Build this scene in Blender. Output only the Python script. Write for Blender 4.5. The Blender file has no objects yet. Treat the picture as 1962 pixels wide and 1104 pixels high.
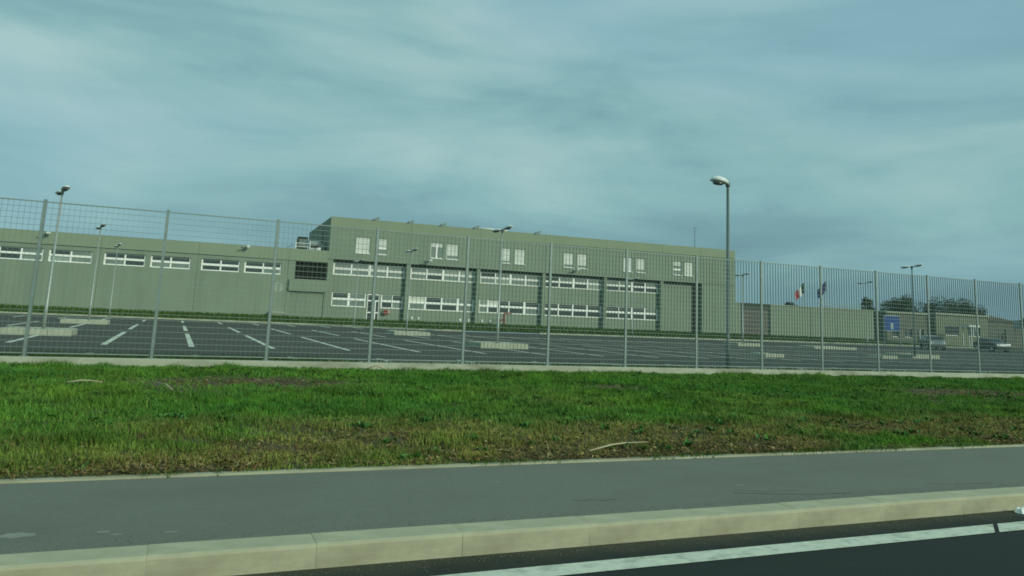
import bpy, bmesh, math, random
import numpy as np
from mathutils import Matrix, Vector

random.seed(7)
RNG = np.random.default_rng(11)
SC = bpy.context.scene
COL = SC.collection

# ------------------------------------------------------------------ camera
cam_d = bpy.data.cameras.new('camera')
cam = bpy.data.objects.new('camera', cam_d); COL.objects.link(cam)
RIGHT = Vector((0.91728, -0.39588, 0.04324)).normalized()
DOWN = Vector((0.1028, 0.1304, -0.9861))
DOWN = (DOWN - RIGHT * DOWN.dot(RIGHT)).normalized()
FWD = RIGHT.cross(DOWN)
CAM_POS = Vector((0, 0, 1.5))
m = Matrix.Identity(4)
for i in range(3):
    m[i][0] = RIGHT[i]; m[i][1] = -DOWN[i]; m[i][2] = -FWD[i]; m[i][3] = CAM_POS[i]
cam.matrix_world = m
cam_d.sensor_width = 36.0
cam_d.lens = 36.0 * 1481.18 / 1962.0
cam_d.shift_y = -(552 - 366.55) / 1962.0
cam_d.clip_start = 0.1
cam_d.clip_end = 12000
SC.camera = cam

# ------------------------------------------------------------------ light
SUN_AZ = math.radians(149)      # clockwise from +Y: behind the camera, to its right
SUN_EL = math.radians(25)
sun_d = bpy.data.lights.new('sun', 'SUN')
sun_d.energy = 2.2
sun_d.angle = math.radians(12)
sun_d.color = (0.98, 1.0, 0.82)
sun = bpy.data.objects.new('sun', sun_d); COL.objects.link(sun)
sdir = Vector((math.sin(SUN_AZ) * math.cos(SUN_EL), math.cos(SUN_AZ) * math.cos(SUN_EL), math.sin(SUN_EL)))
sun.rotation_euler = sdir.to_track_quat('Z', 'Y').to_euler()
sun.location = (20, -30, 40)

world = bpy.data.worlds.new('World'); SC.world = world
world.use_nodes = True
nt = world.node_tree; nt.nodes.clear()
def N(nt, t, **kw):
    n = nt.nodes.new(t)
    for k, v in kw.items():
        setattr(n, k, v)
    return n
out = N(nt, 'ShaderNodeOutputWorld')
bg = N(nt, 'ShaderNodeBackground'); bg.inputs['Strength'].default_value = 0.1
nt.links.new(bg.outputs[0], out.inputs[0])
sky = N(nt, 'ShaderNodeTexSky', sky_type='NISHITA')
sky.sun_disc = False
sky.sun_elevation = SUN_EL
sky.sun_rotation = SUN_AZ
sky.air_density = 1.2; sky.dust_density = 1.5; sky.ozone_density = 1.5
tc = N(nt, 'ShaderNodeTexCoord')
sep = N(nt, 'ShaderNodeSeparateXYZ'); nt.links.new(tc.outputs['Generated'], sep.inputs[0])
# broken cloud sheet laid out in azimuth and elevation: long streaks, darker towards the horizon
az_ = N(nt, 'ShaderNodeMath', operation='ARCTAN2')
nt.links.new(sep.outputs['X'], az_.inputs[0]); nt.links.new(sep.outputs['Y'], az_.inputs[1])
el_ = N(nt, 'ShaderNodeMath', operation='ARCSINE'); nt.links.new(sep.outputs['Z'], el_.inputs[0])
# streaks follow circles round the zenith, so the pattern has no seam: x, y scaled down, height stretched
mp = N(nt, 'ShaderNodeMapping')
mp.inputs['Scale'].default_value = (1.0, 1.0, 4.2)
mp.inputs['Location'].default_value = (8.2, 3.3, 0.2)
mp.inputs['Rotation'].default_value = (math.radians(1.5), math.radians(-2.5), 0)
nt.links.new(tc.outputs['Generated'], mp.inputs[0])
n1 = N(nt, 'ShaderNodeTexNoise'); n1.inputs['Scale'].default_value = 2.0
n1.inputs['Detail'].default_value = 7; n1.inputs['Roughness'].default_value = 0.5
n1.inputs['Distortion'].default_value = 0.9
n2 = N(nt, 'ShaderNodeTexNoise'); n2.inputs['Scale'].default_value = 6.5
n2.inputs['Detail'].default_value = 9; n2.inputs['Roughness'].default_value = 0.6
n2.inputs['Distortion'].default_value = 0.4
nt.links.new(mp.outputs[0], n1.inputs['Vector']); nt.links.new(mp.outputs[0], n2.inputs['Vector'])
def ramp(nt, src, stops):
    r = N(nt, 'ShaderNodeValToRGB')
    e = r.color_ramp.elements
    while len(e) < len(stops): e.new(0.5)
    for el, (p, c) in zip(e, stops):
        el.position = p; el.color = c if len(c) == 4 else (*c, 1)
    nt.links.new(src, r.inputs[0])
    return r
def math2(op, a, b):
    n = N(nt, 'ShaderNodeMath', operation=op)
    for k, v in enumerate((a, b)):
        if isinstance(v, (int, float)): n.inputs[k].default_value = v
        else: nt.links.new(v, n.inputs[k])
    return n.outputs[0]
hgt = math2('MINIMUM', math2('ADD', math2('MULTIPLY', el_.outputs[0], 1.0 / math.radians(28)), 0.10), 0.56)
t_ = math2('ADD', hgt, math2('MULTIPLY', math2('SUBTRACT', n1.outputs['Fac'], 0.5), 1.35))
t_ = math2('ADD', t_, math2('MULTIPLY', math2('SUBTRACT', n2.outputs['Fac'], 0.5), 0.42))
K = 10.0
c1 = ramp(nt, t_, [(0.02, (0.150 * K, 0.305 * K, 0.350 * K)), (0.28, (0.195 * K, 0.385 * K, 0.420 * K)),
                    (0.50, (0.258 * K, 0.480 * K, 0.490 * K)), (0.85, (0.390 * K, 0.585 * K, 0.580 * K))])
n3 = N(nt, 'ShaderNodeTexNoise'); n3.inputs['Scale'].default_value = 1.35; n3.inputs['Detail'].default_value = 5
mp3 = N(nt, 'ShaderNodeMapping'); mp3.inputs['Location'].default_value = (1.1, 6.3, 2.0); mp3.inputs['Scale'].default_value = (1, 1, 2.2)
nt.links.new(tc.outputs['Generated'], mp3.inputs[0]); nt.links.new(mp3.outputs[0], n3.inputs['Vector'])
thin = ramp(nt, n3.outputs['Fac'], [(0.48, (0, 0, 0)), (0.64, (0.5, 0.5, 0.5))])
blue = N(nt, 'ShaderNodeMix', data_type='RGBA'); blue.inputs[7].default_value = (0.255 * K, 0.470 * K, 0.570 * K, 1)
nt.links.new(thin.outputs[0], blue.inputs[0]); nt.links.new(c1.outputs[0], blue.inputs[6])
mix = N(nt, 'ShaderNodeMix', data_type='RGBA'); mix.inputs[0].default_value = 0.08
nt.links.new(blue.outputs[2], mix.inputs[6]); nt.links.new(sky.outputs[0], mix.inputs[7])
nt.links.new(mix.outputs[2], bg.inputs['Color'])

SC.view_settings.view_transform = 'Standard'
SC.view_settings.look = 'None'
SC.view_settings.exposure = 0.0
SC.view_settings.gamma = 1.0
SC.render.engine = 'CYCLES'
SC.cycles.pixel_filter_type = 'BLACKMAN_HARRIS'
SC.cycles.filter_width = 1.75

# ------------------------------------------------------------------ materials
MATS = {}
def mat(name, col, rough=0.85, var=0.12, scale=3.0, metal=0.0, bump=0.0, bscale=40.0, spec=0.3,
        stain=None, stain_scale=(0.4, 0.4, 0.4), stain_amt=0.5, stain_lo=0.5, stain_hi=0.7, attr=None):
    if name in MATS: return MATS[name]
    ma = bpy.data.materials.new(name); ma.use_nodes = True
    t = ma.node_tree; b = t.nodes['Principled BSDF']
    b.inputs['Roughness'].default_value = rough
    b.inputs['Metallic'].default_value = metal
    b.inputs['Specular IOR Level'].default_value = spec
    co = N(t, 'ShaderNodeTexCoord')
    src = co.outputs['Object']
    no = N(t, 'ShaderNodeTexNoise'); no.inputs['Scale'].default_value = scale
    no.inputs['Detail'].default_value = 6; no.inputs['Roughness'].default_value = 0.6
    t.links.new(src, no.inputs['Vector'])
    lo = tuple(max(0, c * (1 - var)) for c in col); hi = tuple(min(1, c * (1 + var)) for c in col)
    r = ramp(t, no.outputs['Fac'], [(0.3, lo), (0.7, hi)])
    last = r.outputs[0]
    if attr:
        at = N(t, 'ShaderNodeAttribute', attribute_name=attr)
        mu = N(t, 'ShaderNodeMix', data_type='RGBA', blend_type='MULTIPLY'); mu.inputs[0].default_value = 1
        t.links.new(last, mu.inputs[6]); t.links.new(at.outputs['Color'], mu.inputs[7]); last = mu.outputs[2]
    if stain:
        mpn = N(t, 'ShaderNodeMapping'); mpn.inputs['Scale'].default_value = stain_scale
        t.links.new(src, mpn.inputs[0])
        n3 = N(t, 'ShaderNodeTexNoise'); n3.inputs['Scale'].default_value = 1.0
        n3.inputs['Detail'].default_value = 8; n3.inputs['Roughness'].default_value = 0.65
        t.links.new(mpn.outputs[0], n3.inputs['Vector'])
        r3 = ramp(t, n3.outputs['Fac'], [(stain_lo, (0, 0, 0)), (stain_hi, (stain_amt,) * 3)])
        mx = N(t, 'ShaderNodeMix', data_type='RGBA')
        t.links.new(r3.outputs[0], mx.inputs[0]); t.links.new(last, mx.inputs[6])
        mx.inputs[7].default_value = (*stain, 1); last = mx.outputs[2]
    t.links.new(last, b.inputs['Base Color'])
    if bump:
        nb = N(t, 'ShaderNodeTexNoise'); nb.inputs['Scale'].default_value = bscale; nb.inputs['Detail'].default_value = 4
        t.links.new(src, nb.inputs['Vector'])
        bp = N(t, 'ShaderNodeBump'); bp.inputs['Strength'].default_value = bump; bp.inputs['Distance'].default_value = 0.01
        t.links.new(nb.outputs['Fac'], bp.inputs['Height']); t.links.new(bp.outputs[0], b.inputs['Normal'])
    MATS[name] = ma
    return ma

M_ROAD = mat('road_asphalt', (0.014, 0.022, 0.017), 0.8, 0.22, 60, bump=0.5, bscale=90, stain=(0.036, 0.038, 0.028), stain_scale=(0.25, 1.6, 1), stain_amt=0.5)
def gutter_grit(ma):
    t = ma.node_tree; b = t.nodes['Principled BSDF']; src = b.inputs['Base Color'].links[0].from_socket
    co = N(t, 'ShaderNodeTexCoord'); sp = N(t, 'ShaderNodeSeparateXYZ'); t.links.new(co.outputs['Object'], sp.inputs[0])
    nz = N(t, 'ShaderNodeTexNoise'); nz.inputs['Scale'].default_value = 2.2; nz.inputs['Detail'].default_value = 8; nz.inputs['Roughness'].default_value = 0.7
    t.links.new(co.outputs['Object'], nz.inputs['Vector'])
    ad = N(t, 'ShaderNodeMath', operation='MULTIPLY_ADD'); ad.inputs[1].default_value = 0.45
    t.links.new(nz.outputs['Fac'], ad.inputs[0]); t.links.new(sp.outputs['Y'], ad.inputs[2])
    mr = N(t, 'ShaderNodeMapRange'); mr.inputs[1].default_value = 5.26; mr.inputs[2].default_value = 5.62; mr.inputs[3].default_value = 0; mr.inputs[4].default_value = 0.75
    t.links.new(ad.outputs[0], mr.inputs[0])
    mx = N(t, 'ShaderNodeMix', data_type='RGBA'); mx.inputs[7].default_value = (0.085, 0.085, 0.056, 1)
    t.links.new(mr.outputs[0], mx.inputs[0]); t.links.new(src, mx.inputs[6]); t.links.new(mx.outputs[2], b.inputs['Base Color'])
gutter_grit(M_ROAD)
M_WALK = mat('footway_asphalt', (0.165, 0.180, 0.142), 0.9, 0.10, 45, bump=0.6, bscale=110, stain=(0.138, 0.150, 0.120), stain_scale=(0.5, 1.1, 1), stain_amt=0.85, stain_lo=0.46, stain_hi=0.72)
M_LOT = mat('car_park_asphalt', (0.064, 0.067, 0.051), 0.85, 0.25, 8, bump=0.3, bscale=60, stain=(0.095, 0.10, 0.086), stain_scale=(0.10, 0.45, 1), stain_amt=0.55)
M_PAINT = mat('road_paint', (0.58, 0.62, 0.50), 0.7, 0.12, 14, stain=(0.20, 0.21, 0.17), stain_scale=(5, 9, 7), stain_amt=0.8, stain_lo=0.50, stain_hi=0.74)
M_KERB = mat('kerb_concrete', (0.400, 0.400, 0.270), 0.9, 0.14, 2.6, bump=0.12, bscale=50, stain=(0.20, 0.185, 0.11), stain_scale=(0.8, 1.6, 3.5), stain_amt=0.75, stain_lo=0.48, stain_hi=0.74)
M_CONC = mat('grey_concrete', (0.40, 0.435, 0.325), 0.9, 0.12, 2.2, bump=0.3, bscale=40, stain=(0.15, 0.15, 0.10), stain_scale=(0.7, 0.7, 2.2), stain_amt=0.7, stain_lo=0.48, stain_hi=0.72)
M_SOIL = mat('verge_soil', (0.105, 0.088, 0.045), 1.0, 0.35, 5, bump=1.0, bscale=12, stain=(0.050, 0.075, 0.020), stain_scale=(0.9, 0.9, 0.5), stain_amt=0.6, stain_lo=0.42, stain_hi=0.6)
M_GRASSG = mat('far_grass_ground', (0.050, 0.080, 0.026), 1.0, 0.3, 0.8, stain=(0.075, 0.075, 0.035), stain_scale=(0.12, 0.3, 1), stain_amt=0.6)
M_FIELD = mat('field_ground', (0.070, 0.085, 0.042), 1.0, 0.25, 0.05)
M_BLADE = mat('grass_blade', (1, 1, 1), 0.75, 0.0, 1, attr='Col', spec=0.15)
M_WALL = mat('olive_grey_render', (0.226, 0.288, 0.210), 0.9, 0.05, 0.35, stain=(0.180, 0.238, 0.180), stain_scale=(0.7, 0.7, 0.07), stain_amt=0.75, stain_lo=0.46, stain_hi=0.72)
M_WALL2 = mat('olive_grey_cornice', (0.248, 0.310, 0.212), 0.9, 0.04, 0.35, stain=(0.225, 0.288, 0.208), stain_scale=(0.3, 0.3, 0.5), stain_amt=0.6)
M_ROOF = mat('roof_felt', (0.16, 0.17, 0.16), 0.9, 0.15, 0.5)
M_FRAME = mat('white_window_frame', (0.90, 0.93, 0.86), 0.5, 0.04, 1.5)
M_SILL = mat('pale_stone_sill', (0.66, 0.70, 0.60), 0.8, 0.1, 2)
M_SHUT = mat('white_shutter_slat', (0.70, 0.75, 0.68), 0.6, 0.06, 1.2)
M_DARK = mat('dark_louvre', (0.022, 0.036, 0.026), 0.7, 0.2, 2)
M_GAP = mat('dark_joint', (0.05, 0.06, 0.045), 0.95, 0.1, 2)
M_GLASS = [mat('window_glass', (0.055, 0.078, 0.072), 0.08, 0.2, 0.6, spec=0.6),
           mat('glass_blind_and_painted_reflection', (0.20, 0.26, 0.22), 0.16, 0.15, 0.8, spec=0.5),  # lowered blind; on the wing's lower panes a reflection painted as colour
           mat('glass_pale_blind_and_painted_reflection', (0.29, 0.36, 0.30), 0.18, 0.15, 0.9, spec=0.5),  # pale blind; on the wing's lower panes a brighter painted reflection
           mat('glass_with_white_panel', (0.66, 0.70, 0.60), 0.35, 0.08, 2.0, spec=0.4)]
M_GALV = mat('galvanised_steel', (0.215, 0.285, 0.26), 0.5, 0.15, 6, metal=0.35, spec=0.4)
M_MESH = mat('fence_grating_steel', (0.225, 0.295, 0.27), 0.55, 0.1, 4, metal=0.3, spec=0.4)
M_POLE = mat('lamp_pole_steel', (0.34, 0.39, 0.345), 0.45, 0.1, 3, metal=0.3)
M_POLED = mat('weathered_pole_steel', (0.15, 0.20, 0.185), 0.5, 0.12, 3, metal=0.3)
M_HEAD = mat('lamp_housing', (0.74, 0.78, 0.74), 0.4, 0.05, 3, metal=0.0, spec=0.5)
M_LENS = mat('lamp_lens', (0.10, 0.13, 0.13), 0.15, 0.1, 3, spec=0.6)
M_RED = mat('red_enamel', (0.24, 0.045, 0.03), 0.55, 0.15, 4)
M_WHITE = mat('white_enamel', (0.70, 0.76, 0.70), 0.5, 0.06, 3)
M_BLUE = mat('blue_sign_face', (0.055, 0.125, 0.36), 0.4, 0.08, 2)
M_BARK = mat('bark', (0.06, 0.05, 0.035), 0.95, 0.3, 6)
M_STRAW = mat('dry_stalk', (0.42, 0.38, 0.24), 0.9, 0.2, 9)
M_BROWN = mat('brown_wall', (0.150, 0.165, 0.125), 0.9, 0.15, 0.6)
M_TILE = mat('roof_tile', (0.13, 0.115, 0.085), 0.9, 0.2, 1.2)
M_SHED = mat('grey_green_wall', (0.19, 0.22, 0.15), 0.9, 0.12, 0.6)
M_GATE = mat('gate_brown_steel', (0.155, 0.16, 0.13), 0.7, 0.12, 1.0)
M_GREEN = mat('dark_green_steel', (0.035, 0.06, 0.035), 0.6, 0.12, 1.0)
M_TYRE = mat('tyre_rubber', (0.018, 0.019, 0.019), 0.85, 0.1, 6)
M_CARG = mat('car_glass', (0.03, 0.04, 0.045), 0.05, 0.1, 1, spec=0.7)
M_SILVER = mat('silver_car_paint', (0.34, 0.37, 0.36), 0.3, 0.04, 2, metal=0.5, spec=0.6)
M_DGREY = mat('hazed_dark_grey_car_paint', (0.12, 0.145, 0.145), 0.3, 0.05, 2, metal=0.4, spec=0.6)  # dark grey lightened, distance haze put into the paint colour
M_HILL = mat('wooded_hill_haze_tint', (0.075, 0.115, 0.115), 1.0, 0.2, 0.01)  # muted blue-green: distance haze put into the base colour
M_DUCT = mat('duct_metal', (0.40, 0.44, 0.40), 0.45, 0.12, 2, metal=0.3)

# ------------------------------------------------------------------ mesh helpers
class MB:
    """collects simple shapes and links them as one mesh object"""
    def __init__(s): s.v = []; s.f = []
    def quad(s, *p):
        i = len(s.v); s.v += [tuple(q) for q in p]; s.f.append(tuple(range(i, i + len(p)))); return s
    def box(s, x0, x1, y0, y1, z0, z1, mtx=None):
        i = len(s.v)
        P = [(x0, y0, z0), (x1, y0, z0), (x1, y1, z0), (x0, y1, z0), (x0, y0, z1), (x1, y0, z1), (x1, y1, z1), (x0, y1, z1)]
        if mtx is not None: P = [tuple(mtx @ Vector(p)) for p in P]
        s.v += P
        for f in ((0, 3, 2, 1), (4, 5, 6, 7), (0, 1, 5, 4), (1, 2, 6, 5), (2, 3, 7, 6), (3, 0, 4, 7)):
            s.f.append(tuple(i + k for k in f))
        return s
    def bbox(s, x0, x1, y0, y1, z0, z1, b, mtx=None):
        """box whose upper edges are chamfered by b"""
        r0 = [(x0, y0, z0), (x1, y0, z0), (x1, y1, z0), (x0, y1, z0)]
        r1 = [(x0, y0, z1 - b), (x1, y0, z1 - b), (x1, y1, z1 - b), (x0, y1, z1 - b)]
        r2 = [(x0 + b, y0 + b, z1), (x1 - b, y0 + b, z1), (x1 - b, y1 - b, z1), (x0 + b, y1 - b, z1)]
        return s.loft([r0, r1, r2], True, mtx)
    def loft(s, rings, caps=True, mtx=None, closed=True):
        i = len(s.v); n = len(rings[0])
        for r in rings:
            for p in r:
                s.v.append(tuple(mtx @ Vector(p)) if mtx is not None else tuple(p))
        for a in range(len(rings) - 1):
            for k in range(n if closed else n - 1):
                k2 = (k + 1) % n
                s.f.append((i + a * n + k, i + a * n + k2, i + (a + 1) * n + k2, i + (a + 1) * n + k))
        if caps:
            s.f.append(tuple(i + k for k in range(n - 1, -1, -1)))
            e = i + (len(rings) - 1) * n
            s.f.append(tuple(e + k for k in range(n)))
        return s
    def tube(s, pts, rad, n=8, caps=True):
        pts = [Vector(p) for p in pts]
        if not isinstance(rad, (list, tuple)): rad = [rad] * len(pts)
        rings = []
        for a, p in enumerate(pts):
            d = (pts[min(a + 1, len(pts) - 1)] - pts[max(a - 1, 0)]).normalized()
            u = d.cross(Vector((0, 0, 1)) if abs(d.z) < 0.9 else Vector((1, 0, 0))).normalized(); w = d.cross(u)
            rings.append([tuple(p + (u * math.cos(t) + w * math.sin(t)) * rad[a]) for t in [2 * math.pi * k / n for k in range(n)]])
        return s.loft(rings, caps)
    def mesh(s, name, m, smooth=False):
        me = bpy.data.meshes.new(name)
        me.from_pydata(s.v, [], s.f); me.update()
        bm = bmesh.new(); bm.from_mesh(me); bmesh.ops.recalc_face_normals(bm, faces=bm.faces); bm.to_mesh(me); bm.free()
        if m: me.materials.append(m)
        if smooth:
            for p in me.polygons: p.use_smooth = True
        return me
    def build(s, name, m, parent=None, loc=None, smooth=False):
        return link(name, s.mesh(name, m, smooth), parent, loc)

def link(name, me, parent=None, loc=None, rz=0.0):
    o = bpy.data.objects.new(name, me); COL.objects.link(o)
    if parent is not None: o.parent = parent
    if loc is not None: o.location = loc
    if rz: o.rotation_euler = (0, 0, rz)
    return o
def thing(name, label, cat, loc=(0, 0, 0), rz=0.0, group=None):
    o = bpy.data.objects.new(name, None); COL.objects.link(o)
    o.location = loc; o.rotation_euler = (0, 0, rz); o.empty_display_size = 0.3
    return tag(o, label, cat, group)
def tag(o, label, cat, group=None):
    o['label'] = label; o['category'] = cat
    if group: o['group'] = group
    return o
def struct(o): o['kind'] = 'structure'; return o
def stuff(o): o['kind'] = 'stuff'; return o
def copy_tree(o, parent=None):
    c = o.copy(); COL.objects.link(c); c.parent = parent
    for ch in o.children:
        if ch.name in SC.objects and ch is not c: copy_tree(ch, c)
    return c

# ------------------------------------------------------------------ setting: ground, road, footway
BIG = 4000
g = MB()
g.quad((-BIG, 80, -0.04), (BIG, 80, -0.04), (BIG, BIG, -0.04), (-BIG, BIG, -0.04))
g.quad((-BIG, 20.1, -0.04), (-60, 20.1, -0.04), (-60, 80, -0.04), (-BIG, 80, -0.04))
g.quad((104, 20.1, -0.04), (BIG, 20.1, -0.04), (BIG, 80, -0.04), (104, 80, -0.04))
g.quad((-BIG, -BIG, -0.1), (BIG, -BIG, -0.1), (BIG, -4.5, -0.1), (-BIG, -4.5, -0.1))
struct(g.build('ground', M_FIELD))

rd = MB(); rd.quad((-BIG, -4.5, -0.15), (BIG, -4.5, -0.15), (BIG, 5.45, -0.15), (-BIG, 5.45, -0.15))
road = struct(rd.build('road', M_ROAD))
def sheet(pts, z): return MB().quad(*[(x, y, z) for x, y in pts])
sheet([(-300, 4.775), (6.66, 4.775), (6.93, 4.985), (-300, 4.985)], -0.146).build('edge_line', M_PAINT, road)
sheet([(6.72, 4.775), (300, 4.775), (300, 4.985), (6.99, 4.985)], -0.146).build('edge_line', M_PAINT, road)

kerb = MB(); kerb.box(60, 300, 5.33, 5.585, -0.35, 0.0); kerb.box(-300, -12, 5.33, 5.585, -0.35, 0.0)
kerb = struct(kerb.build('kerb', M_KERB))
kp_ = [(0, -.35), (0, -.022), (.006, -.008), (.022, 0), (.245, 0), (.255, -.01), (.255, -.35)]
km = MB(); km.loft([[(x_, y_, z_) for y_, z_ in kp_] for x_ in (-0.4995, 0.4995)]); km = km.mesh('kerb_stone', M_KERB)
for i in range(-12, 60):
    o = link('kerb_stone', km, kerb, (i + 0.5, 5.33 + random.uniform(-0.002, 0.002), random.uniform(-0.002, 0.002)))
    o.rotation_euler = (random.uniform(-.006, .006), random.uniform(-.002, .002), random.uniform(-.002, .002))

# footway of asphalt: a ragged front edge leaves a dark seam behind the kerb
def strip_sheet(name, x0, x1, y0f, y1f, zf, m, nx, ny, parent=None):
    xs = np.linspace(x0, x1, nx); vs = []; fs = []
    for x in xs:
        ya, yb = y0f(x), y1f(x)
        for j in range(ny):
            y = ya + (yb - ya) * j / (ny - 1); vs.append((x, y, zf(x, y)))
    for a in range(nx - 1):
        for j in range(ny - 1):
            i = a * ny + j; fs.append((i, i + ny, i + ny + 1, i + 1))
    b = MB(); b.v = vs; b.f = fs
    return b.build(name, m, parent)
def wob(x, s, k): return s * (math.sin(x * k + 1.3) + math.sin(x * k * 2.7 + 0.4) * 0.6 + math.sin(x * k * 6.1) * 0.35)
bed = MB(); bed.quad((-BIG, 5.4, -0.06), (BIG, 5.4, -0.06), (BIG, 7.80, -0.06), (-BIG, 7.80, -0.06)); struct(bed.build('footway_bed', M_GAP))
struct(strip_sheet('footway', -40, 80, lambda x: 5.605 + wob(x, 0.006, 2.2), lambda x: 7.645, lambda x, y: -0.012, M_WALK, 480, 8))
struct(MB().box(-40, 80, 7.64, 7.735, -0.2, 0.004).build('footway_edging', M_KERB))

FW = [o for o in SC.objects if o.name == 'footway'][0]
def blob(cx_, cy_, rx, ry, z, name, m, seed):
    rr = random.Random(seed); P = []
    for k in range(18):
        t = 2 * math.pi * k / 18; q = rr.uniform(.7, 1.2); P.append((cx_ + rx * q * math.cos(t), cy_ + ry * q * math.sin(t), z))
    MB().quad(*P).build(name, m, FW)
M_SPLASH = mat('cement_splash', (0.23, 0.25, 0.195), .9, .15, 8); M_CRACK = mat('asphalt_crack', (0.035, 0.04, 0.036), 1, .1, 8)
for k, (a_, b2, c_, d_) in enumerate([(-.78, 6.02, .10, .07), (-.28, 5.98, .05, .025), (-.2, 5.90, .04, .02), (.13, 5.88, .05, .02), (2.9, 6.9, .04, .02), (5.2, 6.3, .05, .02)]): blob(a_, b2, c_, d_, -.0105, 'cement_splash', M_SPLASH, k)
def crack(pts, w):
    b = MB()
    for (x0, y0), (x1, y1) in zip(pts, pts[1:]): b.quad((x0, y0 - w, -.0105), (x1, y1 - w, -.0105), (x1, y1 + w, -.0105), (x0, y0 + w, -.0105))
    b.build('crack', M_CRACK, FW)
crack([(3.25, 6.12), (3.36, 6.06), (3.42, 6.09), (3.52, 6.03), (3.66, 6.05)], .004)
crack([(4.9, 6.03), (5.2, 5.93), (5.45, 5.87), (5.75, 5.80), (6.1, 5.78)], .005); crack([(5.0, 6.1), (5.25, 6.02), (5.6, 5.99)], .003)
crack([(7.3, 5.95), (7.6, 5.86), (8.1, 5.82)], .004)

# ------------------------------------------------------------------ verge
def vnoise(x, y):
    return (math.sin(x * 0.83 + 1.7 * math.sin(y * 0.31)) * 0.5 + math.sin(y * 1.31 + x * 0.47) * 0.3 + math.sin(x * 2.1 - y * 1.7) * 0.2)
def verge_z(x, y):
    t = (y - 7.735) / (19.95 - 7.735)
    return 0.005 + 0.012 * math.sin(math.pi * min(1, max(0, t))) + 0.025 * vnoise(x, y) * min(1, t * 6) * min(1, (1 - t) * 6)
struct(strip_sheet('verge', -40, 80, lambda x: 7.735, lambda x: 19.96, verge_z, M_SOIL, 360, 40))

# bare patches: (x, y, rx, ry, strength)
BARE = [(1.5, 16.2, 2.4, 1.5, 1.0), (0.4, 14.6, 0.9, 0.9, 0.5), (9.2, 15.5, 1.0, 0.8, 1.0), (19.3, 14.5, 3.6, 1.6, 1.0), (16.6, 12.6, 2.0, 0.7, 0.6), (23.5, 13.9, 2.6, 0.9, 0.8)]
def bare_f(X, Y):
    b = np.zeros_like(X)
    for x, y, rx, ry, s in BARE:
        d = np.sqrt(((X - x) / rx) ** 2 + ((Y - y) / ry) ** 2)
        b = np.maximum(b, s * np.clip(1.6 - d * 1.25 + 0.25 * np.sin(X * 3.1 + Y) * np.cos(Y * 4.3), 0, 1))
    return b
NOISE_T = np.random.default_rng(5).random((256, 256))
def vnz(X, Y):
    xi = np.floor(X).astype(int); yi = np.floor(Y).astype(int); fx = X - xi; fy = Y - yi
    fx = fx * fx * (3 - 2 * fx); fy = fy * fy * (3 - 2 * fy)
    g_ = lambda a, b: NOISE_T[a % 256, b % 256]
    return (g_(xi, yi) * (1 - fx) + g_(xi + 1, yi) * fx) * (1 - fy) + (g_(xi, yi + 1) * (1 - fx) + g_(xi + 1, yi + 1) * fx) * fy
def patch(X, Y, k, ph):
    """two-octave value noise, feature size about 1/k metres, stretched to 0..1"""
    X = np.asarray(X, float) * k * 0.5 + ph * 17.3; Y = np.asarray(Y, float) * k * 0.5 + ph * 9.1
    return np.clip((vnz(X, Y) * 0.62 + vnz(X * 2.3 + 5, Y * 2.3 + 9) * 0.38 - 0.5) * 1.7 + 0.5, 0, 1)
def dry_f(X, Y):
    front = np.clip((11.2 - Y) / 2.4, 0, 1)
    return np.clip(front * (-0.02 + 1.9 * patch(X, Y, 1.2, 0.8) + 0.25 * np.clip((4 - X) / 5, 0, 1)) + 0.75 * np.clip(patch(X, Y, 0.9, 3.0) - 0.62, 0, 1) * np.clip((15 - Y) / 3, 0, 1), 0, 1)
vz = np.vectorize(verge_z)

def leaf_mesh(name, V, ntri_faces, colors, m):
    """V: (n, k, 3) vertices per piece, faces given as index tuples inside a piece (triangles)"""
    n, k, _ = V.shape
    me = bpy.data.meshes.new(name)
    F = (np.arange(n)[:, None, None] * k + np.array(ntri_faces)[None]).reshape(-1)
    nt_ = n * len(ntri_faces)
    me.vertices.add(n * k); me.vertices.foreach_set('co', V.reshape(-1).astype(np.float32))
    me.loops.add(nt_ * 3); me.loops.foreach_set('vertex_index', F.astype(np.int32))
    me.polygons.add(nt_); me.polygons.foreach_set('loop_start', np.arange(0, nt_ * 3, 3, dtype=np.int32))
    me.update(calc_edges=True)
    ca = me.color_attributes.new('Col', 'FLOAT_COLOR', 'POINT')
    c4 = np.ones((n, k, 4), np.float32); c4[..., :3] = colors[:, None, :]
    ca.data.foreach_set('color', c4.reshape(-1))
    me.materials.append(m)
    return me

def blades(X, Y, Z, length, width, lean, col):
    n = len(X); az = RNG.uniform(0, 2 * np.pi, n); fa = az + RNG.normal(np.pi / 2, 0.5, n)
    dx_, dy_ = np.cos(az), np.sin(az); wx, wy = np.cos(fa) * width * 0.5, np.sin(fa) * width * 0.5
    V = np.zeros((n, 5, 3))
    l1 = lean * 0.35
    B = np.stack([X, Y, Z - 0.01], 1)
    mid = B + np.stack([dx_ * length * l1 * 0.5, dy_ * length * l1 * 0.5, length * 0.55], 1)
    tip = B + np.stack([dx_ * length * lean, dy_ * length * lean, length * np.sqrt(np.clip(1 - lean ** 2 * 0.8, 0.05, 1))], 1)
    W = np.stack([wx, wy, np.zeros(n)], 1)
    V[:, 0] = B - W; V[:, 1] = B + W; V[:, 2] = mid - W * 0.8; V[:, 3] = mid + W * 0.8; V[:, 4] = tip
    return V
BF = [(0, 1, 3), (0, 3, 2), (2, 3, 4)]

def wedge_points(n, y0, y1, power=1.0):
    Y = y0 + (y1 - y0) * RNG.random(int(n)) ** power
    X = (-0.22 * Y - 2.0) + RNG.random(int(n)) * (1.78 * Y + 6.0)
    return X, Y

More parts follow.
